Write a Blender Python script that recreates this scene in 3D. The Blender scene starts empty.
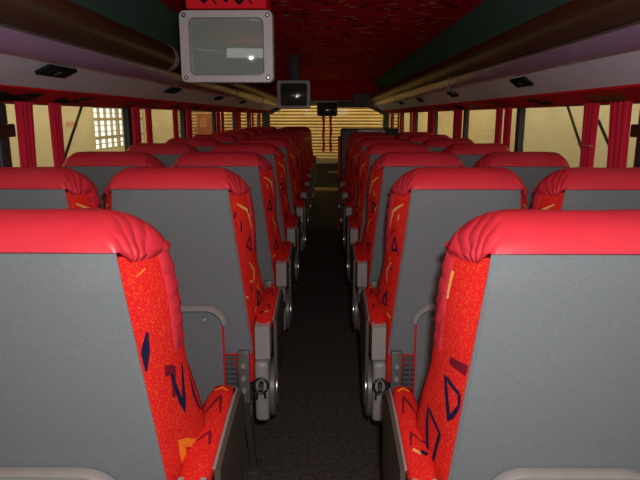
import bpy, bmesh, math, random
from mathutils import Vector, Matrix
R = math.radians
random.seed(7)
scene = bpy.context.scene
COL = scene.collection

# ---------------------------------------------------------------- camera, light, exposure
CAMZ = 1.2
cam_d = bpy.data.cameras.new('camera'); cam = bpy.data.objects.new('camera', cam_d); COL.objects.link(cam)
cam.location = (0, 0, CAMZ)
cam_d.sensor_width = 36; cam_d.lens = 580 / 640 * 36; cam_d.clip_start = 0.02
cam.rotation_euler = (R(90 - 12.07), 0, R(0.64))
scene.camera = cam
scene.view_settings.view_transform = 'Standard'; scene.view_settings.look = 'None'
scene.view_settings.gamma = 1; scene.view_settings.use_curve_mapping = False
scene.view_settings.exposure = 0.0
w = bpy.data.worlds.new('world'); scene.world = w; w.use_nodes = True
w.node_tree.nodes['Background'].inputs[0].default_value = (1, .93, .78, 1)
w.node_tree.nodes['Background'].inputs[1].default_value = 0.08

def area(name, loc, rot, sx, sy, power, col, spread=180):
    l = bpy.data.lights.new(name, 'AREA'); l.shape = 'RECTANGLE'; l.size = sx; l.size_y = sy
    l.energy = power; l.color = col; l.spread = R(spread)
    o = bpy.data.objects.new(name, l); o.location = loc; o.rotation_euler = rot; COL.objects.link(o)
    return o
# the camera's own flash
area('camera_flash', (0.03, 0.0, CAMZ + .06), (R(90), 0, 0), .03, .018, 14, (1, .985, .97), 180)
# soft fill added behind the camera, where the coach's unseen rear window would be
area('rear_fill_light', (0, -.75, 1.46), (R(103), 0, 0), 1.7, .5, 6.8, (1, .98, .98), 175)
# hall lamps outside the coach
area('hall_lamp_left', (-1.9, 6.2, 2.75), (R(0), R(58), 0), 1.0, 11, 140, (1, .89, .66))
area('hall_lamp_right', (1.7, 6.2, 2.75), (R(0), R(-58), 0), 1.0, 11, 128, (1, .89, .66))
area('hall_lamp_front', (0, 11.9, 3.0), (R(50), 0, 0), 4.5, .6, 74, (1, .84, .52))

# ---------------------------------------------------------------- materials
def srgb(r, g, b):
    f = lambda c: (c / 255 / 12.92) if c / 255 <= .04045 else ((c / 255 + .055) / 1.055) ** 2.4
    return (f(r), f(g), f(b), 1)
def mat(name, col, rough=.6, metal=0, spec=.5, noise=None, col2=None, bump=0, coat=0, contrast=(.35, .65), coord='Object', detail=3, sheen=0, distort=0):
    m = bpy.data.materials.new(name); m.use_nodes = True
    nt = m.node_tree; b = nt.nodes['Principled BSDF']
    b.inputs['Base Color'].default_value = col; b.inputs['Roughness'].default_value = rough
    b.inputs['Metallic'].default_value = metal; b.inputs['Specular IOR Level'].default_value = spec
    b.inputs['Coat Weight'].default_value = coat; b.inputs['Sheen Weight'].default_value = sheen
    if noise:
        tc = nt.nodes.new('ShaderNodeTexCoord'); n = nt.nodes.new('ShaderNodeTexNoise')
        n.inputs['Scale'].default_value = noise; n.inputs['Detail'].default_value = detail
        n.inputs['Distortion'].default_value = distort
        nt.links.new(tc.outputs[coord], n.inputs['Vector'])
        if col2:
            r = nt.nodes.new('ShaderNodeValToRGB')
            r.color_ramp.elements[0].position = contrast[0]; r.color_ramp.elements[0].color = col
            r.color_ramp.elements[1].position = contrast[1]; r.color_ramp.elements[1].color = col2
            nt.links.new(n.outputs['Fac'], r.inputs[0]); nt.links.new(r.outputs[0], b.inputs['Base Color'])
        if bump:
            bm = nt.nodes.new('ShaderNodeBump'); bm.inputs['Strength'].default_value = bump; bm.inputs['Distance'].default_value = .003
            nt.links.new(n.outputs['Fac'], bm.inputs['Height']); nt.links.new(bm.outputs[0], b.inputs['Normal'])
    return m
M = {}
M['fabric'] = mat('red_orange_moquette', (.66, .015, .016, 1), .95, noise=280, col2=(.86, .13, .018, 1), bump=.35, contrast=(.52, .82), spec=.1)
M['vinyl'] = mat('red_vinyl', (.66, .036, .056, 1), .42, noise=14, col2=(.63, .032, .050, 1), bump=.10, spec=.5)
def gathers(m):
    nt = m.node_tree; N = nt.nodes; L = nt.links; bs = N['Principled BSDF']
    tc = N.new('ShaderNodeTexCoord'); sp = N.new('ShaderNodeSeparateXYZ'); L.new(tc.outputs['Object'], sp.inputs[0])
    def mth(op, a, b=None, c=None):
        n = N.new('ShaderNodeMath'); n.operation = op
        for i, q in enumerate((a, b, c)):
            if q is None: continue
            if isinstance(q, (int, float)): n.inputs[i].default_value = q
            else: L.new(q, n.inputs[i])
        return n.outputs[0]
    dx = mth('SUBTRACT', mth('ABSOLUTE', sp.outputs[0]), .165); dy = mth('SUBTRACT', sp.outputs[1], .035); dz = mth('SUBTRACT', sp.outputs[2], .955)
    ang = mth('ARCTAN2', dz, mth('ADD', dy, mth('MULTIPLY', dx, 1.0)))
    no = N.new('ShaderNodeTexNoise'); no.inputs['Scale'].default_value = 9; L.new(tc.outputs['Object'], no.inputs['Vector'])
    wv = mth('SINE', mth('MULTIPLY_ADD', ang, 8.5, mth('MULTIPLY', no.outputs['Fac'], 7)))
    mk = N.new('ShaderNodeMapRange'); mk.interpolation_type = 'SMOOTHSTEP'; L.new(dx, mk.inputs[0])
    for i, q in enumerate((-.050, .05, 0, 1)): mk.inputs[i + 1].default_value = q
    h = mth('MULTIPLY', mth('ABSOLUTE', wv), mk.outputs[0])
    bm = N.new('ShaderNodeBump'); bm.inputs['Strength'].default_value = .45; bm.inputs['Distance'].default_value = .007
    old = bs.inputs['Normal'].links[0].from_socket; L.new(h, bm.inputs['Height']); L.new(old, bm.inputs['Normal']); L.new(bm.outputs[0], bs.inputs['Normal'])
gathers(M['vinyl'])
M['grey'] = mat('grey_back_cloth', (.150, .170, .176, 1), .85, noise=300, col2=(.172, .192, .198, 1), bump=.15, spec=.2)
M['navy'] = mat('navy_yarn', (.012, .012, .045, 1), .95, spec=.1)
M['maroon'] = mat('maroon_yarn', (.16, .008, .02, 1), .95, spec=.1)
M['yellow'] = mat('yellow_yarn', (.75, .42, .10, 1), .95, spec=.1)
M['orange'] = mat('orange_yarn', (.85, .22, .02, 1), .95, spec=.1)
M['pipered'] = mat('red_piping', (.6, .01, .02, 1), .6)
M['lightgrey'] = mat('light_grey_plastic', (.25, .25, .235, 1), .42, noise=30, col2=(.28, .28, .26, 1))
M['taupe'] = mat('taupe_plastic', (.075, .068, .052, 1), .45)
M['metal'] = mat('painted_grey_metal', (.13, .13, .12, 1), .4, .2)
M['steel'] = mat('bright_steel', (.5, .5, .48, 1), .28, .9)
M['black'] = mat('black_plastic', (.012, .012, .013, 1), .4)
M['mattblack'] = mat('matt_black_plastic', (.008, .008, .009, 1), .8, spec=.15)
M['rubber'] = mat('ribbed_rubber', (.06, .066, .075, 1), .6)
M['ceil'] = mat('dark_red_ceiling_cloth', (.78, .010, .045, 1), .95, noise=9, col2=(.62, .008, .036, 1), spec=.1)
M['ceil_y'] = mat('olive_ceiling_motif', (.80, .52, .16, 1), .95, spec=.1)
M['ceil_k'] = mat('black_ceiling_motif', (.02, .006, .012, 1), .95, spec=.1)
M['pelmet'] = mat('red_pelmet_cloth', (.66, .016, .026, 1), .9, spec=.1, noise=20, col2=(.58, .012, .024, 1))
M['pel_k'] = mat('dark_leaf_motif', (.025, .03, .028, 1), .9, spec=.1)
M['pel_o'] = mat('ochre_leaf_motif', (.28, .12, .03, 1), .9, spec=.1)
M['rackgrey'] = mat('lavender_grey_carpet', (.74, .75, .86, 1), .92, noise=180, col2=(.80, .81, .92, 1), bump=.1, spec=.1)
M['purple'] = mat('mauve_moulding', (.27, .18, .31, 1), .30, noise=3, col2=(.33, .23, .38, 1), coat=.2)
M['brown'] = mat('bronze_tube', (.065, .036, .022, 1), .38, .1, noise=4, col2=(.085, .05, .028, 1))
M['tubeend'] = mat('grey_tube_end', (.50, .49, .45, 1), .6)
M['green'] = mat('dark_green_carpet', (.075, .15, .125, 1), .95, noise=150, col2=(.10, .19, .155, 1), bump=.15, spec=.1)
M['floor'] = mat('dark_aisle_carpet', (.050, .052, .046, 1), .95, noise=55, col2=(.115, .115, .10, 1), spec=.15, bump=.3, contrast=(.3, .75), detail=6)
M['wall'] = mat('dark_grey_lining', (.055, .06, .06, 1), .8)
M['post'] = mat('dark_grey_pillar', (.030, .038, .040, 1), .5)
M['curtain'] = mat('crimson_curtain', (.64, .007, .038, 1), .8)
M['cream'] = mat('cream_hall_wall', (.76, .68, .46, 1), .9, noise=1.3, col2=(.70, .60, .38, 1), detail=5)
M['hallfloor'] = mat('hall_concrete', (.20, .18, .15, 1), .9, noise=3, col2=(.26, .24, .2, 1))
M['slat'] = mat('tan_shutter_slats', (.66, .49, .22, 1), .6, noise=3, col2=(.56, .40, .17, 1))
M['winframe'] = mat('cream_window_frame', (.5, .43, .27, 1), .8)
M['tvgrey'] = mat('silver_grey_bezel', (.34, .33, .33, 1), .40, noise=60, col2=(.37, .36, .36, 1))
M['tvbody'] = mat('dark_tv_shell', (.05, .045, .04, 1), .55)
M['screen'] = mat('grey_green_crt_glass', (.19, .235, .205, 1), .06, coat=.3)
M['screendark'] = mat('dark_crt_glass', (.05, .062, .058, 1), .12, coat=.6)
M['screw'] = mat('dark_screw', (.02, .02, .02, 1), .3, .6)
M['dash'] = mat('brown_dashboard', (.085, .068, .045, 1), .5)
M['dashtop'] = mat('pale_dashboard_edge', (.45, .44, .40, 1), .3)  # puts the dash-edge highlight into the colour; also used on the inset
M['brick'] = mat('brown_door_paint', (.30, .09, .035, 1), .7)
M['redpaint'] = mat('faded_red_paint', (.6, .16, .10, 1), .8)
M['step'] = mat('tan_lit_step', (.30, .24, .12, 1), .5)
def emis(name, col, s):
    m = bpy.data.materials.new(name); m.use_nodes = True; nt = m.node_tree
    nt.nodes.clear(); e = nt.nodes.new('ShaderNodeEmission'); o = nt.nodes.new('ShaderNodeOutputMaterial')
    e.inputs[0].default_value = col; e.inputs[1].default_value = s; nt.links.new(e.outputs[0], o.inputs[0]); return m
M['daylight'] = emis('daylit_pane', (1, .98, .90, 1), 1.7)
def glassmat():
    m = bpy.data.materials.new('clear_window_glass'); m.use_nodes = True; nt = m.node_tree; nt.nodes.clear()
    o = nt.nodes.new('ShaderNodeOutputMaterial'); t = nt.nodes.new('ShaderNodeBsdfTransparent'); g = nt.nodes.new('ShaderNodeBsdfGlossy')
    mx = nt.nodes.new('ShaderNodeMixShader'); t.inputs[0].default_value = (.93, .94, .91, 1); g.inputs['Roughness'].default_value = .02
    lw = nt.nodes.new('ShaderNodeLayerWeight'); lw.inputs[0].default_value = .5
    pw = nt.nodes.new('ShaderNodeMath'); pw.operation = 'POWER'; pw.inputs[1].default_value = 5
    ml = nt.nodes.new('ShaderNodeMath'); ml.operation = 'MULTIPLY_ADD'; ml.inputs[1].default_value = .30; ml.inputs[2].default_value = .02
    nt.links.new(lw.outputs['Facing'], pw.inputs[0]); nt.links.new(pw.outputs[0], ml.inputs[0]); nt.links.new(ml.outputs[0], mx.inputs[0]); nt.links.new(t.outputs[0], mx.inputs[1]); nt.links.new(g.outputs[0], mx.inputs[2])
    nt.links.new(mx.outputs[0], o.inputs[0]); return m
M['glass'] = glassmat()

# ---------------------------------------------------------------- mesh helpers
class MB:
    def __init__(s): s.v = []; s.f = []; s.m = []; s.mats = []; s.sm = []
    def mi(s, m):
        if m not in s.mats: s.mats.append(m)
        return s.mats.index(m)
    def add(s, vs, fs, m, smooth=False):
        b = len(s.v); s.v += [tuple(v) for v in vs]; k = s.mi(m)
        for f in fs: s.f.append([b + i for i in f]); s.m.append(k); s.sm.append(smooth)
    def from_bm(s, bm, m, smooth=False):
        bm.verts.ensure_lookup_table(); bm.verts.index_update()
        s.add([v.co for v in bm.verts], [[v.index for v in f.verts] for f in bm.faces], m, smooth); bm.free()
    def box(s, x0, x1, y0, y1, z0, z1, m, bev=0, seg=2, mtx=None):
        bm = bmesh.new(); bmesh.ops.create_cube(bm, size=1)
        for v in bm.verts:
            v.co = Vector(((x0 + x1) / 2 + v.co.x * (x1 - x0), (y0 + y1) / 2 + v.co.y * (y1 - y0), (z0 + z1) / 2 + v.co.z * (z1 - z0)))
        if bev: bmesh.ops.bevel(bm, geom=bm.edges[:], offset=bev, segments=seg, profile=.5, affect='EDGES')
        if mtx: bmesh.ops.transform(bm, matrix=mtx, verts=bm.verts[:])
        s.from_bm(bm, m, bool(bev))
    def loft(s, rings, m, closed=True, cap=True, smooth=True):
        n = len(rings[0]); vs = [p for r in rings for p in r]; fs = []
        for i in range(len(rings) - 1):
            for j in range(n if closed else n - 1):
                k = (j + 1) % n
                fs.append([i * n + j, i * n + k, (i + 1) * n + k, (i + 1) * n + j])
        if cap and closed: fs.append(list(range(n))[::-1]); fs.append([(len(rings) - 1) * n + j for j in range(n)])
        s.add(vs, fs, m, smooth)
    def tube(s, pts, r, m, n=10, cap=True):
        pts = [Vector(p) for p in pts]; rings = []; up = Vector((0, 0, 1))
        for i, p in enumerate(pts):
            t = (pts[min(i + 1, len(pts) - 1)] - pts[max(i - 1, 0)]).normalized()
            a = t.cross(up if abs(t.z) < .95 else Vector((1, 0, 0))).normalized(); b = t.cross(a)
            rr = r[i] if isinstance(r, (list, tuple)) else r
            rings.append([p + (a * math.cos(q) + b * math.sin(q)) * rr for q in [2 * math.pi * k / n for k in range(n)]])
        s.loft(rings, m, True, cap)
    def prism(s, poly, h0, h1, m, axis='x', smooth=False):
        f = {'x': lambda a, b, h: (h, a, b), 'y': lambda a, b, h: (a, h, b), 'z': lambda a, b, h: (a, b, h)}[axis]
        n = len(poly); vs = [f(a, b, h0) for a, b in poly] + [f(a, b, h1) for a, b in poly]
        fs = [[i, (i + 1) % n, n + (i + 1) % n, n + i] for i in range(n)] + [list(range(n))[::-1], [n + i for i in range(n)]]
        s.add(vs, fs, m, smooth)
    def stroke(s, pts, ws, fn, m):
        """variable-width woven motif laid in a surface: pts in the surface's own 2-D coordinates"""
        P = []; W = []
        for i in range(len(pts) - 1):
            for k in range(4):
                t = k / 4; P.append((pts[i][0] * (1 - t) + pts[i + 1][0] * t, pts[i][1] * (1 - t) + pts[i + 1][1] * t)); W.append(ws[i] * (1 - t) + ws[i + 1] * t)
        P.append(pts[-1]); W.append(ws[-1]); vs = []
        for i, (a, b) in enumerate(P):
            a0, b0 = P[max(i - 1, 0)]; a1, b1 = P[min(i + 1, len(P) - 1)]
            d = math.hypot(a1 - a0, b1 - b0) or 1; nx, ny = -(b1 - b0) / d, (a1 - a0) / d
            vs += [fn(a + nx * W[i] / 2, b + ny * W[i] / 2), fn(a - nx * W[i] / 2, b - ny * W[i] / 2)]
        s.add(vs, [[2 * i, 2 * i + 1, 2 * i + 3, 2 * i + 2] for i in range(len(P) - 1)], m)
    def mesh(s, name):
        me = bpy.data.meshes.new(name); me.from_pydata(s.v, [], s.f)
        for m in s.mats: me.materials.append(m)
        me.polygons.foreach_set('material_index', s.m); me.polygons.foreach_set('use_smooth', s.sm)
        bm = bmesh.new(); bm.from_mesh(me); bmesh.ops.recalc_face_normals(bm, faces=bm.faces[:]); bm.to_mesh(me); bm.free()
        if any(s.sm): me.set_sharp_from_angle(angle=R(42))
        me.update(); return me
    def build(s, name, parent=None, loc=None):
        o = bpy.data.objects.new(name, s.mesh(name)); COL.objects.link(o)
        if parent: o.parent = parent
        if loc: o.location = loc
        return o
def tag(o, label=None, cat=None, group=None, kind=None):
    if label: o['label'] = label
    if cat: o['category'] = cat
    if group: o['group'] = group
    if kind: o['kind'] = kind
    return o
def empty(name, loc, label, cat, group=None):
    o = bpy.data.objects.new(name, None); o.location = loc; COL.objects.link(o); o.empty_display_size = .1
    return tag(o, label, cat, group)
def struct(o): o['kind'] = 'structure'; return o

# ---------------------------------------------------------------- coach shell (camera stands at x 0, y 0)
XL, XR = -1.17, 1.13            # side walls
ZC = 1.82                       # ceiling
Y0, Y1 = -1.1, 11.3
b = MB(); b.box(XL - .05, XR + .05, Y0, 11.22, -.08, 0, M['floor']); struct(b.build('floor'))
# ceiling cloth with woven squiggles
b = MB(); b.box(-.94, .89, Y0, Y1, ZC, ZC + .04, M['ceil'])
rc = random.Random(3)
fc = lambda a, c: (a, c, ZC - .0012)
for i in range(1500):
    x, y = rc.uniform(-.86, .81), rc.uniform(.9, 10.9)
    a = rc.gauss(0, .5) + (math.pi if rc.random() < .5 else 0); L = rc.uniform(.04, .10); pts = []; ph = rc.uniform(0, 6)
    for k in range(5):
        t = (k / 4 - .5) * L; q = .020 * math.sin(ph + k * 1.5); pts.append((x + t * math.cos(a) - q * math.sin(a), y + t * math.sin(a) + q * math.cos(a)))
    wd = rc.uniform(.010, .024)
    b.stroke(pts, [wd * .3, wd, wd, wd, wd * .3], fc, M['ceil_k'] if rc.random() < .62 else M['ceil_y'])
struct(b.build('ceiling'))
# parcel-rack coves beside the ceiling, green carpet
for side, xw, xc in (('left', XL, -.92), ('right', XR, .87)):
    s = -1 if side == 'left' else 1
    b = MB(); prof = [(xc - s * .0, ZC + .0), (xc + s * .04, ZC - .03), (xc + s * .10, ZC - .12), (xc + s * .16, ZC - .24), (xc + s * .20, ZC - .34), (xw + s * .0, ZC - .44)]
    out = [(xw + s * .05, ZC - .44), (xw + s * .05, ZC + .04), (xc, ZC + .04)]
    poly = prof + out
    b.prism(poly, Y0, Y1, M['green'], 'y')
    struct(b.build('trim_1' if s < 0 else 'trim_2'))
# side walls
PIL = [.85, 2.12, 3.50, 4.86, 6.20, 7.55, 8.90, 10.25]
for side, xw in (('left', XL), ('right', XR)):
    s = -1 if side == 'left' else 1
    b = MB()
    a, c = sorted((xw, xw + s * .05))
    if side == 'left':
        b.box(a, c, Y0, 9.1, 0, .80, M['wall']); b.box(a, c, 10.3, Y1, 0, .80, M['wall'])
    else: b.box(a, c, Y0, Y1, 0, .80, M['wall'])
    b.box(a, c, Y0, Y1, 1.245, ZC - .44, M['wall'])
    struct(b.build('wall_' + side))
    for i, y in enumerate(PIL):
        b = MB(); a2, c2 = sorted((xw - s * .006, xw + s * .03))
        b.box(a2, c2, y - .034, y + .034, .80, 1.245, M['post'], .008)
        struct(b.build('trim_%d' % (3 + i + (10 if s > 0 else 0))))
    for i in range(len(PIL)):
        ya = PIL[i] + .045; yb = (PIL[i + 1] - .045) if i + 1 < len(PIL) else Y1
        b = MB(); b.box(*sorted((xw + s * .02, xw + s * .026)), ya, yb, .80, 1.245, M['glass'])
        struct(b.build('window_%d' % (1 + i + (10 if s > 0 else 0))))
    # pelmet: red figured cloth between window head and rack
    b = MB(); xi, zi, zo = xw - s * .13, 1.292, 1.247
    b.prism([(xw, zo), (xi, zi), (xi, zi + .02), (xw, zi + .02)], Y0, Y1, M['pelmet'], 'y')
    rp = random.Random(11 + s)
    fn = lambda u, v: (xw + (xi - xw) * u, v, zo + (zi - zo) * u - .0012)
    y = .9
    while y < 10.9:
        L = rp.uniform(.18, .34)
        n = 7; pts = [(.5 + .28 * math.sin(k * .9 + y), y + L * k / n) for k in range(n + 1)]
        wd = rp.uniform(.10, .30); b.stroke(pts, [.03] + [wd * rp.uniform(.5, 1) for _ in range(n - 1)] + [.03], fn, M['pel_k'] if rp.random() < .7 else M['pel_o'])
        pts = [(.25 + .1 * math.sin(k * 2 + y), y + L * k / n + .08) for k in range(n + 1)]
        b.stroke(pts, [.02] + [.04] * (n - 1) + [.02], fn, M['pel_k'])
        y += L + rp.uniform(.15, .5)
    struct(b.build('trim_%d' % (30 + (s > 0))))
b = MB(); b.box(XL - .04, XR + .04, Y0 - .05, Y0, 0, 1.1, M['wall']); b.box(XL - .04, XR + .04, Y0 - .05, Y0, 1.62, ZC, M['wall']); struct(b.build('wall_back'))

# window latch rails at the rear windows
for s, xw in ((-1, XL), (1, XR)):
    b = MB(); b.box(*sorted((xw - s * .03, xw + s * .015)), .9, 2.155, 1.125, 1.172, M['black'], .006)
    struct(b.build('trim_%d' % (33 + (s > 0))))

# ---------------------------------------------------------------- luggage racks
def arc(cx, cz, r, a0, a1, n): return [(cx + r * math.cos(R(a0 + (a1 - a0) * k / n)), cz + r * math.sin(R(a0 + (a1 - a0) * k / n))) for k in range(n + 1)]
def rack(s, xw, side, bracket_y):
    t = empty('luggage_rack', (0, 0, 0), 'long overhead luggage rack with mauve edge along the %s windows' % side, 'luggage rack', 'overhead luggage racks')
    xo, xi = xw - s * .12, s * .88
    zi = 1.372 if s < 0 else 1.388
    ya, yb = .25, 10.85
    b = MB(); b.prism([(xo, 1.294), (xi, zi), (xi, zi + .03), (xo, 1.335)], ya, yb, M['rackgrey'], 'y'); b.build('underside', t)
    b = MB()
    prof = [(s * .884, zi - .006), (s * .866, zi - .006), (s * .846, zi + .006), (s * .834, zi + .024), (s * .828, zi + .050), (s * .838, zi + .058), (s * .884, zi + .058)]
    rings = [[(x, y, z) for x, z in prof] for y in [ya + (yb - ya) * k / 20 for k in range(21)]]
    b.loft(rings, M['purple']); f = b.build('fascia', t)
    b = MB(); b.tube([(s * .829, ya, zi + .056), (s * .829, yb, zi + .056)], .0045, M['steel'], 8); b.build('bright_bead', f)
    b = MB()
    b.tube([(s * (.855 + .075 * math.cos(a)), yb + .012, zi + .08 + .11 * math.sin(a)) for a in [2 * math.pi * k / 24 for k in range(25)]], .012, M['steel'], 8); b.build('end_ring', t)
    cx, cz, r = (s * .845, 1.497, .067) if s < 0 else (s * .845, 1.516, .068)
    segs = [(ya, 3.22), (3.6, yb)] if s < 0 else [(ya, yb)]
    for y0, y1 in segs:
        b = MB(); n = 20
        ys = [y0, y0 + .01, y0 + .025] + [y0 + (y1 - y0) * k / 8 for k in range(1, 8)] + [y1 - .03, y1 - .012, y1]
        rs = [r * .7, r * .93, r] + [r] * 7 + [r, r * .93, r * .72]
        b.tube([(cx, y, cz) for y in ys], rs, M['brown'], 24); tb = b.build('tube', t)
        if s < 0 and y0 < 1:
            b = MB(); b.tube([(cx, y1 - .10, cz), (cx, y1 - .03, cz), (cx, y1 - .008, cz), (cx, y1 + .006, cz)], [r + .001, r + .001, r * .95, r * .7], M['tubeend'], 24); b.build('tube_end', tb)
    for y in bracket_y:
        b = MB(); b.tube([(s * .875 - s * .070 * math.cos(R(a)), y, zi + .03 + .075 * math.sin(R(a))) for a in range(-75, 50, 8)], .006, M['steel'], 8); b.build('bracket', t)
    # tray floor carpet and its wall-side lip
    b = MB(); b.box(*sorted((s * .885, xw - s * .003)), ya, yb, 1.402, 1.412, M['green']); b.build('tray', t)
    return t
rack(-1, XL, 'left', [5.4, 7.6])
rack(1, XR, 'right', [4.0, 7.1])
def vent(x, y, s, lab):
    zi, xo = (1.372, 1.05) if s < 0 else (1.388, 1.01)
    z = zi - (abs(x) - .88) * (zi - 1.294) / (xo - .88)
    t = empty('reading_light', (x, y, z - .0095), lab, 'reading light', 'black reading light units under the racks')
    mt = Matrix.Rotation(s * math.atan((zi - 1.294) / (xo - .88)), 4, 'Y')
    b = MB(); b.box(-.028, .028, -.105, .105, -.006, .006, M['mattblack'], .003, mtx=mt); b.build('housing', t)
    for k in (-1, 1):
        b = MB(); b.tube([mt @ Vector((0, k * .045, -.006)), mt @ Vector((0, k * .045, -.010))], .018, M['mattblack'], 14); b.build('lens', t)
    b = MB(); b.box(-.012, .012, -.012, .012, -.010, -.006, M['rubber'], .002, mtx=mt); b.build('button', t)
names = ['nearest', 'second', 'third', 'fourth', 'fifth']
for k, y in enumerate((2.03, 3.55, 5.05, 6.5)): vent(-.913, y, -1, 'black reading light unit under the left luggage rack, %s from the camera' % names[k])
for k, y in enumerate((2.83, 4.35, 5.85, 7.3)): vent(.913, y, 1, 'black reading light unit under the right luggage rack, %s from the camera' % names[k])

# ---------------------------------------------------------------- front of the coach
b = MB(); b.box(XL, XR, 11.22, 11.30, -.05, .40, M['dash']); b.box(XL, XR, 11.16, 11.32, 1.48, ZC, M['ceil']); b.box(XL - .04, XL + .09, 11.1, 11.32, .40, 1.48, M['post']); b.box(XR - .06, XR + .04, 11.1, 11.32, .40, 1.48, M['post'])
struct(b.build('wall_front'))
b = MB(); b.box(XL + .09, XR - .06, 11.26, 11.27, .40, 1.48, M['glass']); struct(b.build('window_20'))
b = MB(); b.box(-.95, .95, 11.02, 11.155, 1.40, 1.49, M['tubeend'], .02); b.box(-1.0, -.35, 10.95, 11.1, 1.33, 1.41, M['taupe'], .015); b.box(.2, .75, 10.95, 11.1, 1.35, 1.46, M['taupe'], .02)
struct(b.build('trim_36'))
# corner fairings that curve down from the rack ends
for s in (-1, 1):
    b = MB(); poly = [(s * .50, 1.42), (s * .70, 1.38), (s * .88, 1.30), (s * 1.0, 1.24), (s * 1.10, 1.22), (s * 1.10, 1.6), (s * .50, 1.6)]
    b.prism(poly, 10.87, 11.0, M['taupe'], 'y'); struct(b.build('trim_%d' % (38 + s)))
t = empty('dashboard', (0, 10.85, 0), 'brown dashboard with a painted-on highlight along its top edge below the windscreen', 'dashboard')
b = MB(); b.prism([(-.32, .0), (-.32, .20), (-.22, .28), (-.18, .35), (.31, .42), (.31, 0)], -1.0, 1.0, M['dash'], 'x'); b.build('body', t)
b = MB(); b.box(-.95, .95, -.20, -.14, .345, .375, M['dashtop'], .01); b.build('top_highlight', t)  # pale strip painting in the highlight along the dash edge
b = MB(); b.box(.02, .95, -.335, -.30, .19, .22, M['dashtop'], .008); b.build('shelf_edge', t)
b = MB(); b.box(-.42, .35, 9.3, 9.65, 0.001, .035, M['step'], .01); struct(b.build('trim_40'))  # low step; the band of door light is put into its tan
# rear view mirror and ribbons
t = empty('rear_view_mirror', (.01, 10.8, 1.31), 'dark wide rear view mirror hanging at the top of the windscreen', 'mirror')
b = MB(); b.box(-.185, .185, -.03, .015, -.115, .12, M['black'], .03, 4); b.build('housing', t)
b = MB(); b.box(-.165, .165, -.0335, -.0305, -.08, .075, M['screendark'], .001); b.build('mirror_glass', t)
b = MB(); b.tube([(0, .01, .04), (0, .06, .09), (0, .16, .11)], .012, M['steel']); b.build('stalk', t)
for x, lab in ((-.055, 'narrow red ribbon hanging below the mirror, door-side one'), (.075, 'narrow red ribbon hanging below the mirror, driver-side one')):
    b = MB(); rings = []
    for k in range(25):
        z = 1.235 - .685 * k / 24; wv = .004 * math.sin(k * .5 + x * 40); hw = .022 + .003 * math.sin(k * .7)
        rings.append([(x - hw + wv, 10.785, z), (x + hw + wv, 10.78, z), (x + hw + wv, 10.785, z), (x - hw + wv, 10.79, z)])
    b.loft(rings, M['curtain']); o = b.build('red_ribbon'); tag(o, lab, 'ribbon', 'red ribbons below the mirror')
# driver partition
t = empty('driver_partition', (.142, 6.03, 0), 'black padded partition with pale inset behind the driver place, ahead of right seats', 'partition')
b = MB(); b.box(0, .60, 0, .05, 0, 1.076, M['black'], .02, 3); b.build('panel', t)
b = MB(); b.box(.18, .45, -.012, 0, 1.028, 1.066, M['dashtop'], .004); b.build('pale_inset', t)
for x in (.10, .14):
    b = MB(); b.tube([(x, -.015, .30), (x, -.015, .98), (x + .03, -.015, 1.05)], .009, M['steel']); b.build('grab_rail', t)
b = MB(); b.tube([(-.008, .025, .02), (-.008, .025, 1.0)], .016, M['pipered']); b.build('red_edge_post', t)

# ---------------------------------------------------------------- coach seats
ZT = .985
def lerp(a, b, t): return a + (b - a) * max(0, min(1, t))
def yr(z): return .06 * (1 - z) if z < 1 else 0
def wr(z): return lerp(.222, .168, (z - .52) / .475)
def wf(z):
    if z <= .86: return .226
    return .172 + .054 * math.sqrt(max(0, 1 - ((z - .86) / .20) ** 2))
def tk(z): return lerp(.175, .135, (z - .5) / .5)
def wing(z): return .030 * max(0, min(1, (.79 - z) / .13)) ** 1.3
def ring(z, ix=0, iy=0, ns=9, wg=0):
    """closed cross-section, from rear centre round the +x side; ix, iy pull the outline in near the crest"""
    y0 = yr(z) + iy; y1 = yr(z) + tk(z) - iy; a = wr(z) - ix * .5; c = wf(z) - ix
    half = [(0, y0), (a * .5, y0), (a - .012, y0), (a - .003, y0 + .003)]
    for k in range(ns):
        s = k / (ns - 1); rc = min(.035, (y1 - y0) * .3)
        half.append((a + (c - a) * math.sin(s * math.pi / 2) ** .8, y0 + .008 + (y1 - rc - y0 - .008) * s))
    half += [(c - .006, y1 - rc * .45), (c - .02, y1 - rc * .1), (c - .04, y1), (c * .6, y1 - .004), (c * .3, y1 - .012), (0, y1 - .014)]
    yd = max(.01, y1 - y0)
    full = [(x + (wg * wing(z) * max(0, min(1, (y - y0) / yd)) * min(1, x / .15) if x > 0 else 0), y) for x, y in half] + [(-x, y) for x, y in half[-2:0:-1]]
    return [(x, y, z) for x, y in full], full[:len(half)]
def ripple(p, amp, z):
    x, y, zz = p
    ang = math.atan2(zz - .955, y - .02)
    k = max(0, min(1, (abs(x) - .13) / .05))
    k *= max(0, min(1, (y - .012) / .03))
    return (x + math.copysign(amp * k * math.sin(ang * 17), x), y, zz + amp * .5 * k * math.sin(ang * 17))
def side_pt(s, z, sgn, off=.0018, wg=0):
    _, half = ring(z, wg=wg); side = half[3:4 + 9]; t = max(0, min(1, s)) * (len(side) - 1); i = min(int(t), len(side) - 2); u = t - i
    x = side[i][0] * (1 - u) + side[i + 1][0] * u; y = side[i][1] * (1 - u) + side[i + 1][1] * u
    return (sgn * (x + off), y - off * .5, z)
SW = .135   # rough width of the side gusset in metres
TRI = lambda cx, cz, r, a: [(cx + r * math.cos(a + q) * .75, cz + r * 1.25 * math.sin(a + q)) for q in (0, 2.2, 4.1, 6.283)]
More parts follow.
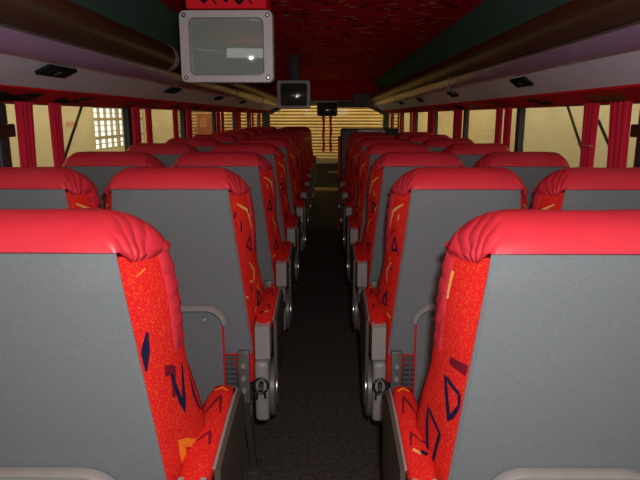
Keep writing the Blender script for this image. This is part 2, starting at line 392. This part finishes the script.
def motifs(b, sgn, var, wg=0):
    fn = lambda u, v: side_pt(u / SW, v, sgn, wg=wg)
    St = lambda p, w_, m: b.stroke(p, w_, fn, M[m])
    if var == 0:      # nearest seat left of the aisle
        St([(.016, .795), (.020, .825), (.030, .860)], [.004, .016, .004], 'navy')
        St([(.052, .780), (.075, .775), (.060, .725)], [.020, .016, .008], 'maroon')
        St([(.066, .770), (.078, .690), (.108, .775)], [.007, .014, .005], 'navy')
        St([(.126, .74), (.120, .70), (.124, .665)], [.003, .009, .004], 'navy')
        St([(.058, .56), (.052, .640), (.110, .600), (.062, .535)], [.014, .018, .012, .01], 'orange')
        St([(.075, .61), (.062, .555), (.105, .58), (.075, .61)], [.009, .009, .009, .009], 'maroon')
        St([(.03, .955), (.05, .965)], [.002, .003], 'orange')
        St([(.10, .52), (.13, .58), (.12, .50)], [.008, .008, .008], 'navy')
    elif var == 1:    # nearest seat right of the aisle
        St([(.085, .905), (.083, .955)], [.006, .009], 'yellow')
        St([(.010, .800), (.055, .802)], [.020, .014], 'maroon')
        St([(.020, .755), (.062, .770), (.030, .700), (.014, .735), (.020, .755)], [.007, .009, .010, .008, .007], 'navy')
        St([(.045, .665), (.095, .690), (.072, .590), (.040, .560)], [.006, .008, .012, .006], 'navy')
        St([(.045, .665), (.055, .600)], [.008, .008], 'navy')
        St([(.09, .62), (.12, .56), (.13, .51)], [.006, .01, .006], 'navy')
        St([(.05, .50), (.09, .52)], [.014, .014], 'yellow')
    else:
        rr = random.Random(var * 13 + 5)
        St([(.030, .955), (.075, .93), (.085, .875)], [.004, .012, .003], 'yellow')
        for k, z in enumerate((.83, .745, .655, .575, .50)):
            cx = rr.uniform(.045, .095); a = rr.uniform(0, 6)
            if k % 3 != 1: p = TRI(cx, z, .024, a); St(p, [.007, .009, .006, .007], 'navy' if rr.random() < .8 else 'maroon')
            else: St([(cx - .02, z + .03), (cx + .005, z), (cx - .01, z - .035)], [.003, .010, .003], 'yellow')
            if rr.random() < .7:
                a = rr.uniform(0, 6); cx = rr.uniform(.03, .11); zz = z + .045
                St([(cx, zz), (cx + .025 * math.cos(a), zz + .03 * math.sin(a))], [.008, .004], rr.choice(['navy', 'yellow', 'orange', 'maroon']))
        for k in range(9):
            cx = rr.uniform(.02, .12); zz = rr.uniform(.5, .95); a = rr.uniform(0, 6)
            St([(cx, zz), (cx + .014 * math.cos(a), zz + .018 * math.sin(a))], [.004, .006], rr.choice(['navy', 'yellow', 'navy', 'maroon']))
def rrect(hw, z0, z1, r, n=6):
    p = [(-hw, z0), (hw, z0)]
    p += [(hw - r + r * math.cos(q), z1 - r + r * math.sin(q)) for q in [math.pi / 2 * k / n for k in range(n + 1)]]
    p += [(-hw + r - r * math.sin(q), z1 - r + r * math.cos(q)) for q in [math.pi / 2 * k / n for k in range(n + 1)]]
    return p
MESH = {}
def seat_parts(sgn, var, aisle):
    """sgn: +1 when the aisle lies on the seat's +x side"""
    key = (sgn, var, aisle)
    if key in MESH: return MESH[key]
    P = []   # (name, mesh, [sub parts])
    # backrest: patterned cloth body
    zs = [.40, .46, .52, .58, .64, .70, .76, .82, .86, .90, .93, .955, .975, .990]
    b = MB(); rs = []
    for z in zs:
        r_, _ = ring(z, .004 if z < .41 else 0, .004 if z < .41 else 0, wg=int(aisle)); rs.append([(sgn * x, y, q) for x, y, q in r_])
    b.loft(rs, M['fabric'])
    motifs(b, sgn, var, int(aisle)); motifs(b, -sgn, var + 2)
    P.append(('backrest', b.mesh('backrest'), None, []))
    # vinyl head cap
    b = MB(); rs = []
    for z, o in ((.980, .001), (.984, .004), (.989, .006)):
        r_, _ = ring(z); rs.append([(x * (1 + o / .2), y + (o if y > .06 else -.004 - o), z if y > .012 else .9995 + (z - .984) * .12) for x, y, _z in r_])
    for k in range(1, 9):
        ph = R(90 * k / 8); z = .987 + .069 * math.sin(ph); i = (1 - math.cos(ph))
        r_, _ = ring(z, i * .055, i * .060 - .006 * (1 - i))
        rs.append([ripple((x * (1 + .03 * (1 - i)), y - (.009 * (1 - i) if y < .03 else 0), max(zz, 1.0008 + .002 * k if y < .02 and k < 3 else 0) - .010 * max(0, (abs(x) - .09) / .11) ** 2 * (1 if y > .03 or k > 3 else .3)), 0, z) for x, y, zz in r_])
    b.loft(rs, M['vinyl'])
    # front edge strip and front head pad in vinyl, running down to the shoulder
    for sg in (-1, 1):
        rs = []
        n = 26
        for k in range(n + 1):
            z = .775 + (.984 - .775) * k / n; _, h = ring(z); rp = (.0018 * (.5 + .5 * math.sin(k * 1.5)) + .001) * min(1, k / 4, (n - k) / 4 + .3)
            pts = h[9:16]
            rs.append([(sg * (x + rp), y + rp * .5, z) for x, y in pts] + [(sg * (x - .006), y - .006, z) for x, y in pts[::-1]])
        b.loft(rs, M['vinyl'])
    P.append(('head_cap', b.mesh('head_cap'), None, []))
    # grey rear cloth panel
    b = MB(); n = 14; rs = []
    for k in range(n + 1):
        z = .50 + (1.0035 - .50) * k / n; y = yr(z); a = wr(z) - .001; e = .0 if 0 < k < n else .003
        xs = [-a, -a + .006, -a * .5, 0, a * .5, a - .006, a]; ys = [0, -.006 + e, -.008 + e, -.0085 + e, -.008 + e, -.006 + e, 0]
        rs.append([(x, y + q, z) for x, q in zip(xs, ys)] + [(x, y + .002, z) for x in xs[::-1]])
    b.loft(rs, M['grey'])
    P.append(('rear_panel', b.mesh('rear_panel'), 'grey cloth rear panel', []))
    # magazine pocket with grab bar and red piping
    hw = .137
    b = MB(); zt = .643; pr = rrect(hw, .34, zt, .055)
    yb = yr(.55) - .004
    b.prism(pr, yb - .018, yb + .0, M['grey'], 'y', False)
    pk = b.mesh('magazine_pocket')
    b = MB(); b.tube([(x, yb - .019, z) for x, z in pr[1:] + [pr[0]]], .0035, M['pipered'], 6); pp = b.mesh('piping')
    b = MB(); rs = []
    path = [(hw - .05 + .051 * math.cos(q), .593 + .051 * math.sin(q)) for q in [math.pi / 2 * (.12 + .88 * k / 8) for k in range(9)]]
    path += [(-x, z) for x, z in path[::-1]]
    for i, (x, z) in enumerate(path):
        x0, z0 = path[max(i - 1, 0)]; x1, z1 = path[min(i + 1, len(path) - 1)]; d = math.hypot(x1 - x0, z1 - z0); nx, nz = (z1 - z0) / d, -(x1 - x0) / d
        rs.append([(x - nx * o, yb - .018 - q, z - nz * o) for o, q in ((.000, 0), (.002, .014), (-.003, .020), (-.012, .020), (-.017, .014), (-.017, 0))])
    rs = [[(x, y, z) for x, y, z in r_] for r_ in rs]
    b.loft(rs, M['lightgrey'])
    for x in (-.085, .085): b.box(x - .008, x + .008, yb - .036, yb - .02, .613, .624, M['lightgrey'], .003)
    gb = b.mesh('grab_bar')
    P.append(('magazine_pocket', pk, 'grey cloth pocket', [('piping', pp, 'red piping'), ('grab_bar', gb, 'light grey grab bar')]))
    # seat cushion
    b = MB(); b.box(-.215, .215, .19, .62, .30, .43, M['fabric'], .045, 4); P.append(('seat_cushion', b.mesh('seat_cushion'), None, []))
    # ribbed rubber skirt and bolted bracket
    b = MB()
    for k in range(7): b.box(-.19, .172, .024 + .001 * (k % 2), .05, .385 + .016 * k, .397 + .016 * k, M['rubber'], .003)
    b.box(-.19, .172, .034, .055, .38, .50, M['rubber'])
    for x in (-.12, -.02, .08, .13, .15): b.box(x - .002, x + .002, .018, .03, .385, .495, M['metal'])
    if sgn < 0: b.v = [(-x, y, z) for x, y, z in b.v]
    P.append(('ribbed_skirt', b.mesh('ribbed_skirt'), 'black ribbed rubber skirt', []))
    X = lambda lo, hi: sorted((sgn * lo, sgn * hi))
    b = MB(); b.box(*X(.178, .213), .006, .022, .345, .515, M['metal'], .003)
    for z in (.39, .43, .47): b.tube([(sgn * .195, .006, z), (sgn * .195, -.001, z)], .008, M['lightgrey'], 10)
    P.append(('bracket', b.mesh('bracket'), 'bolted grey metal bracket', []))
    # frame and legs
    b = MB(); b.box(-.21, .21, .06, .10, .27, .31, M['metal'], .004); b.box(-.21, .21, .50, .54, .27, .305, M['metal'], .004)
    b.box(-.20, -.16, .08, .52, .275, .30, M['metal']); b.box(.16, .20, .08, .52, .275, .30, M['metal'])
    P.append(('seat_frame', b.mesh('seat_frame'), None, []))
    for sx in ((1, -1) if aisle else (1,)):
        b = MB(); x = sgn * .195 * sx
        b.prism([(.015, .36), (.034, .36), (.20, 0.012), (.178, .012)], x - .010, x + .010, M['taupe'], 'x')
        b.box(x - .022, x + .022, .15, .24, 0, .014, M['taupe'], .004); P.append(('leg', b.mesh('leg'), None, []))
    if aisle:
        # hub cover, disc, lever
        b = MB(); b.box(*X(.2285, .272), -.005, .11, .290, .485, M['lightgrey'], .014, 3); hub = b.mesh('hub_cover')
        b = MB(); n = 22
        cyl = lambda r, x0, x1, y, z, m: b.loft([[(sgn * x, y + rr * math.cos(2 * math.pi * k / n), z + rr * math.sin(2 * math.pi * k / n)) for k in range(n)] for x, rr in ((x0, r), (x1 - .004, r), (x1, r - .005))], m)
        cyl(.092, .2735, .290, .10, .36, M['metal']); cyl(.06, .290, .297, .10, .36, M['steel']); disc = b.mesh('pivot_disc')
        b = MB(); c = (sgn * .250, -.016, .415)
        b.tube([(c[0] + .021 * math.cos(q), c[1], c[2] + .024 * math.sin(q)) for q in [2 * math.pi * k / 18 for k in range(19)]], .0042, M['black'], 8)
        b.box(c[0] - .007, c[0] + .007, -.026, -.004, c[2] - .016, c[2] + .012, M['black'], .004)
        b.tube([(c[0] - .012, -.012, c[2] - .022), (c[0] - .014, -.012, c[2] - .045)], .004, M['black'], 6)
        b.tube([(c[0] + .010, -.012, c[2] - .022), (c[0] + .012, -.012, c[2] - .042)], .004, M['black'], 6)
        b.tube([(c[0], -.024, c[2] - .002), (c[0], -.030, c[2] - .002)], .006, M['steel'], 10)
        lev = b.mesh('recline_lever')
        P.append(('hub_cover', hub, 'light grey hub cover', [('pivot_disc', disc, 'round steel disc'), ('recline_lever', lev, 'black ring lever')]))
        # armrest: padded cloth top, grey rear cap, taupe outer shield
        rs = []
        for y, z, hwid, h in ((.008, .585, .022, .028), (.03, .590, .026, .036), (.10, .597, .029, .040), (.20, .604, .028, .042), (.28, .608, .026, .040), (.325, .604, .021, .034), (.345, .592, .013, .02)):
            c0 = .2560
            rs.append([(sgn * (c0 + hwid * math.copysign(abs(math.cos(q)) ** .6, math.cos(q))), y, z + (h / 2) * math.copysign(abs(math.sin(q)) ** .7, math.sin(q)) - h / 2 + .018) for q in [2 * math.pi * k / 16 for k in range(16)]])
        b = MB(); b.loft(rs, M['fabric'])
        fa = lambda u, v: (sgn * (.2560 + u), v, lerp(.591, .607, (v - .05) / .18) + .0195)
        b.stroke([(-.014, .20), (.004, .27), (.014, .20)], [.003, .007, .003], fa, M['maroon'])
        b.stroke([(-.012, .29), (.0, .305), (.014, .29)], [.004, .009, .004], fa, M['orange'])
        b.stroke([(-.012, .11), (.006, .14), (.012, .10)], [.003, .006, .003], fa, M['maroon'])
        if var % 2: b.stroke([(-.016, .075), (-.004, .085)], [.010, .010], fa, M['navy']); b.stroke([(-.004, .078), (.010, .09)], [.008, .008], fa, M['yellow'])
        pad = b.mesh('armrest')
        b = MB(); b.prism([(-.010, .497), (.04, .495), (.075, .55), (.05, .588), (.016, .604), (-.008, .596)], *X(.234, .278), M['lightgrey'], 'x'); cap_ = b.mesh('rear_cap')
        b = MB()
        poly = [(.05, .40), (.05, .596), (.12, .604), (.20, .612), (.28, .616), (.325, .610), (.350, .58), (.355, .52), (.34, .44), (.30, .39), (.22, .36), (.12, .36)]
        b.prism(poly, *X(.284, .294), M['taupe'], 'x'); sh = b.mesh('outer_shield')
        b = MB(); b.tube([(sgn * .284, y, z + .003) for y, z in poly[1:8]], .003, M['lightgrey'], 6); ed = b.mesh('edge_piping')
        P.append(('armrest', pad, None, [('rear_cap', cap_, 'light grey rear cap'), ('outer_shield', sh, 'taupe plastic shield'), ('edge_piping', ed, 'pale piping')]))
    MESH[key] = P
    return P
def seat(x, y, sgn, var, aisle, label, group, dz=0, lean=0, scale=1, pdz=0):
    t = empty('coach_seat', (x, y, dz), label, 'seat', group)
    t.rotation_euler = (R(lean), 0, 0); t.scale = (scale, 1, 1)
    for name, me, lab, subs in seat_parts(sgn, var, aisle):
        o = bpy.data.objects.new(name, me); COL.objects.link(o); o.parent = t
        if lab: o['label'] = lab
        if name == 'magazine_pocket': o.location.z = pdz
        for n2, m2, l2 in subs:
            s2 = bpy.data.objects.new(n2, m2); COL.objects.link(s2); s2.parent = o
            if l2: s2['label'] = l2
    return t
RSC = .91
ORD = ['first', 'second', 'third', 'fourth', 'fifth', 'sixth', 'seventh', 'eighth', 'ninth', 'tenth', 'eleventh']
LAI = [-.503, -.438, -.440, -.443, -.430, -.435, -.435, -.435, -.435, -.435, -.435]
RAI = [.410, .388, .384, .385, .385, .385, .385, .385, .385, .385, .385]
for k in range(11):
    y = .86 + .75 * k
    near = ', nearest the camera' if k == 0 else ''
    w_ = ORD[k]
    seat(LAI[k], y, 1, 0 if k == 0 else 2 + k % 3, True, 'red grey-backed coach seat left of the aisle, %s row from the camera' % w_, 'aisle seats left of the aisle', dz=0 if k else -.004, scale=.98 if k else 1.08, pdz=0 if k else -.032)
    if k < 7: seat(RAI[k], y, -1, 1 if k == 0 else 2 + (k + 1) % 3, True, 'red grey-backed coach seat right of the aisle, %s row from the camera' % w_, 'aisle seats right of the aisle', dz=0 if k else -.004, scale=RSC if k else .95, pdz=.006 if k else -.027)
    if k:
        seat(-.897, y, 1, 2 + (k + 2) % 3, False, 'red grey-backed coach seat beside the left windows, %s row from the camera' % w_, 'window seats on the left', scale=.98)
        if k < 7: seat(.815, y, -1, 2 + k % 3, False, 'red grey-backed coach seat beside the right windows, %s row from the camera' % w_, 'window seats on the right', scale=RSC)

# ---------------------------------------------------------------- television sets
def tv(x, y, z, wd, ht, screen, label, cloth):
    t = empty('television', (x, y, z), label, 'television', 'televisions hung from the ceiling')
    hw, hh = wd / 2, ht / 2
    def rr(hx, hz, r, n=5):
        out = []
        for cx, cz, a0 in ((hx - r, hz - r, 0), (-hx + r, hz - r, 90), (-hx + r, -hz + r, 180), (hx - r, -hz + r, 270)):
            out += [(cx + r * math.cos(R(a0 + 90 * k / n)), cz + r * math.sin(R(a0 + 90 * k / n))) for k in range(n + 1)]
        return out
    o_ = rr(hw, hh, .02); i_ = rr(hw * .80, hh * .80, .02); i2 = rr(hw * .775, hh * .775, .018)
    b = MB(); b.loft([[(a, .05, c) for a, c in o_], [(a, .008, c) for a, c in o_], [(a * .985, 0, c * .985) for a, c in o_], [(a, .0, c) for a, c in i_], [(a, .012, c) for a, c in i2], [(a, .05, c) for a, c in i2]], M['tvgrey'], cap=False)
    bz = b.build('bezel', t)
    for sx in (-1, 1):
        for sz in (-1, 1):
            b = MB(); px, pz = sx * hw * .885, sz * hh * .86
            b.loft([[(px + r * math.cos(2 * math.pi * k / 14), q, pz + r * math.sin(2 * math.pi * k / 14)) for k in range(14)] for r, q in ((.008, .002), (.008, -.0025), (.0065, -.003))], M['screw'])
            b.loft([[(px + r * math.cos(2 * math.pi * k / 10), q, pz + r * math.sin(2 * math.pi * k / 10)) for k in range(10)] for r, q in ((.004, -.002), (.004, -.0045))], M['steel'])
            b.build('screw', bz)
    # bulged tube face
    b = MB(); n = 16; vs = []; fs = []
    for i in range(n + 1):
        for j in range(n + 1):
            u, v = i / n * 2 - 1, j / n * 2 - 1
            vs.append((u * hw * .775, .014 - .013 * (1 - u * u) * (1 - .0) * 1 - .010 * (1 - v * v) + .009, v * hh * .775))
    for i in range(n):
        for j in range(n): fs.append([i * (n + 1) + j, (i + 1) * (n + 1) + j, (i + 1) * (n + 1) + j + 1, i * (n + 1) + j + 1])
    b.add(vs, fs, screen, True); b.build('screen', t)
    b = MB(); b.loft([[(a, .05, c) for a, c in o_], [(a * .97, .12, c * .97) for a, c in o_], [(a * .8, .30, c * .78 + .01) for a, c in o_], [(a * .55, .36, c * .5 + .02) for a, c in o_]], M['tvbody']); b.build('shell', t)
    # cloth-covered hanging box up to the ceiling
    b = MB(); zt = ZC - z - .002; bw = .86 if cloth == 'pelmet' else .3; b.box(-hw * bw, hw * bw, .02 if bw > .5 else .12, .26, hh * .9 + .02, zt, M[cloth], .006)
    fn = lambda u, v: (u, .0188, v)
    for q in ((-.07, 0), (.01, .004), (.06, -.004)) if bw > .5 else ():
        b.stroke([(q[0] - .035, hh + .055), (q[0] - .01, hh + .030 + q[1]), (q[0] + .012, hh + .052), (q[0] + .035, hh + .022)], [.004, .013, .010, .004], fn, M['ceil_k'])
    b.build('hanging_box', t)
    return t
tv(-.364, 2.2, 1.446, .340, .252, M['screen'], 'silver-framed television nearest the camera, hanging beside the left rack', 'pelmet')
tv(-.335, 6.05, 1.412, .338, .280, M['screendark'], 'smaller-looking television with dark screen hanging farther up the coach', 'tvbody')
# ---------------------------------------------------------------- curtains
def curtain(xw, s, y, wd, lean, label, tie=False):
    b = MB(); n = 44; m_ = 10; z0, z1 = .74, 1.252; vs = []; fr = []; bk = []
    for j in range(m_ + 1):
        v = j / m_; z = z1 + (z0 - z1) * v; k = wd * (1 - .10 * math.sin(v * 3.1) + .03 * v)
        row = []
        for i in range(n + 1):
            u = i / n - .5; ph = u * 22 + math.sin(v * 2 + y) * .4
            row.append(Vector((xw - s * (.034 + .009 * math.cos(ph) * (.8 + .2 * v)), y + u * k + lean * v + .004 * math.sin(ph * 2), z)))
        fr.append(row)
    for j in range(m_ + 1):
        vs.append([tuple(p) for p in fr[j]] + [(p.x + s * .004, p.y, p.z) for p in fr[j][::-1]])
    b.loft(vs, M['curtain']); o = b.build('curtain'); tag(o, label, 'curtain', 'crimson curtains drawn to the pillars')
    if tie:
        b = MB(); b.box(*sorted((xw - s * .048, xw - s * .022)), y - wd * .46, y + wd * .46, 1.075, 1.083, M['redpaint'], .002); b.build('tie_band', o)
CL = [(2.335, .105, -.02), (2.60, .09, .0), (3.70, .13, .0), (3.96, .09, 0), (4.66, .10, 0), (5.12, .17, 0), (6.52, .16, 0), (6.78, .10, 0), (7.88, .16, 0), (8.12, .1, 0), (9.22, .14, 0), (9.55, .12, 0), (10.5, .14, 0)]
CR = [(2.345, .135, -.03), (2.60, .115, 0), (3.78, .11, 0), (3.97, .11, 0), (5.14, .13, 0), (5.30, .12, 0), (6.45, .15, 0), (6.66, .12, 0), (7.85, .15, 0), (8.1, .1, 0), (9.2, .14, 0), (9.5, .1, 0), (10.5, .14, 0)]
NUM = ['first', 'second', 'third', 'fourth', 'fifth', 'sixth', 'seventh', 'eighth', 'ninth', 'tenth', 'eleventh', 'twelfth', 'thirteenth']
for k, (y, wd, ln) in enumerate(CL): curtain(XL, -1, y * .955, wd * 1.1, ln, 'narrow gathered crimson curtain on the left windows, %s from the camera' % NUM[k])
for k, (y, wd, ln) in enumerate(CR): curtain(XR, 1, y * .955, wd * 1.1, ln, 'narrow gathered crimson curtain on the right windows, %s from the camera' % NUM[k], tie=(k == 1))

# ---------------------------------------------------------------- stay bars outside the glass
for pts, lab in (([(-1.235, 3.0, 1.26), (-1.235, 2.72, .985), (-1.235, 2.50, .77)], 'thin black diagonal bar outside the left window by the second curtain'),
                 ([(1.20, 2.99, 1.26), (1.20, 2.74, 1.02), (1.20, 2.50, .79)], 'long thin black diagonal bar outside the right window beyond the second curtain'),
                 ([(1.215, 2.66, 1.18), (1.215, 2.51, 1.055), (1.215, 2.28, .86)], 'short thin black diagonal bar between the two nearest right curtains')):
    b = MB(); b.tube(pts, .007, M['black'], 8); tag(b.build('stay_bar'), lab, 'bar')

# ---------------------------------------------------------------- hall around the coach
GX0, GX1, GY = -4.0, 3.0, 13.2
b = MB(); b.box(GX0, GX1 + .1, -2, GY + .2, -1.0, -.95, M['hallfloor']); struct(b.build('floor_hall'))
b = MB(); b.box(GX0 - .1, GX1 + .1, -2, GY + .2, 3.2, 3.3, M['cream']); struct(b.build('ceiling_hall'))
WY0, WY1, WZ0, WZ1 = 10.15, 12.95, .60, 1.36
b = MB()
b.box(GX0 - .1, GX0, -2, WY0, -.95, 3.2, M['cream']); b.box(GX0 - .1, GX0, WY1, GY + .2, -.95, 3.2, M['cream'])
b.box(GX0 - .1, GX0, WY0, WY1, -.95, WZ0, M['cream']); b.box(GX0 - .1, GX0, WY0, WY1, WZ1, 3.2, M['cream'])
struct(b.build('wall_hall_left'))
b = MB(); b.box(GX0 - .08, GX0 - .07, WY0, WY1, WZ0, WZ1, M['daylight'])
nC = 9
for k in range(nC + 1):
    y = WY0 + (WY1 - WY0) * k / nC; hw = .05 if k in (0, 4, nC) else .008
    b.box(GX0 - .07, GX0 - .02, y - hw, y + hw, WZ0, WZ1, M['winframe'])
for k in range(8):
    z = WZ0 + (WZ1 - WZ0) * k / 7; hw = .028 if k in (0, 2, 5, 7) else .007
    b.box(GX0 - .068, GX0 - .03, WY0, WY1, z - hw, z + hw, M['winframe'])
struct(b.build('window_21'))
b = MB(); b.box(GX1, GX1 + .1, -2, GY + .2, -.95, 3.2, M['cream']); struct(b.build('wall_hall_right'))
for bx in ((GX0, -3.44, -.95, 3.2), (1.72, GX1, -.95, 3.2), (-3.44, 1.72, 2.69, 3.2)):
    b = MB(); b.box(bx[0], bx[1], GY, GY + .1, bx[2], bx[3], M['cream']); struct(b.build('wall_hall_front'))
b = MB(); z = -.95; rs = []
while z < 2.6:
    rs.append([(-3.43, GY + .06, z), (1.70, GY + .06, z)]); rs.append([(-3.43, GY + .012, z + .010), (1.70, GY + .012, z + .010)])
    rs.append([(-3.43, GY + .004, z + .030), (1.70, GY + .004, z + .030)]); rs.append([(-3.43, GY + .014, z + .054), (1.70, GY + .014, z + .062)]); z += .070
b.loft(rs, M['slat'], closed=False, smooth=False)
tag(b.build('roller_shutter'), 'tan slatted roller shutter closed in front of the coach windscreen', 'shutter')
# faded red lettering plate on the left hall wall
b = MB(); fn = lambda u, v: (GX0 + .004, u, v)
b.box(GX0 + .001, GX0 + .003, 9.0, 9.5, 1.0, 1.15, M['cream'])
for k in range(6):
    y = 9.03 + k * .075
    b.stroke([(y, 1.02), (y + .015, 1.12), (y + .04, 1.03), (y + .055, 1.12)], [.015] * 4, fn, M['redpaint'])
tag(b.build('wall_sign'), 'small faded red lettering on the cream hall wall, seen through left window', 'sign')
# things parked beyond the front windows on the left
t = empty('hall_door', (-2.6, 12.95, -.95), 'brown wooden hall door standing beyond the left front windows', 'door')
b = MB(); b.box(-.25, .25, 0, .05, 0, 2.2, M['brick'], .01); b.box(-.18, .18, -.012, 0, 1.2, 2.0, M['brick'], .01); b.box(-.18, .18, -.012, 0, .2, 1.0, M['brick'], .01); b.build('door_panel', t)
b = MB(); b.tube([(.2, -.01, 1.1), (.2, -.05, 1.1), (.13, -.05, 1.1)], .01, M['steel']); b.build('handle', t)
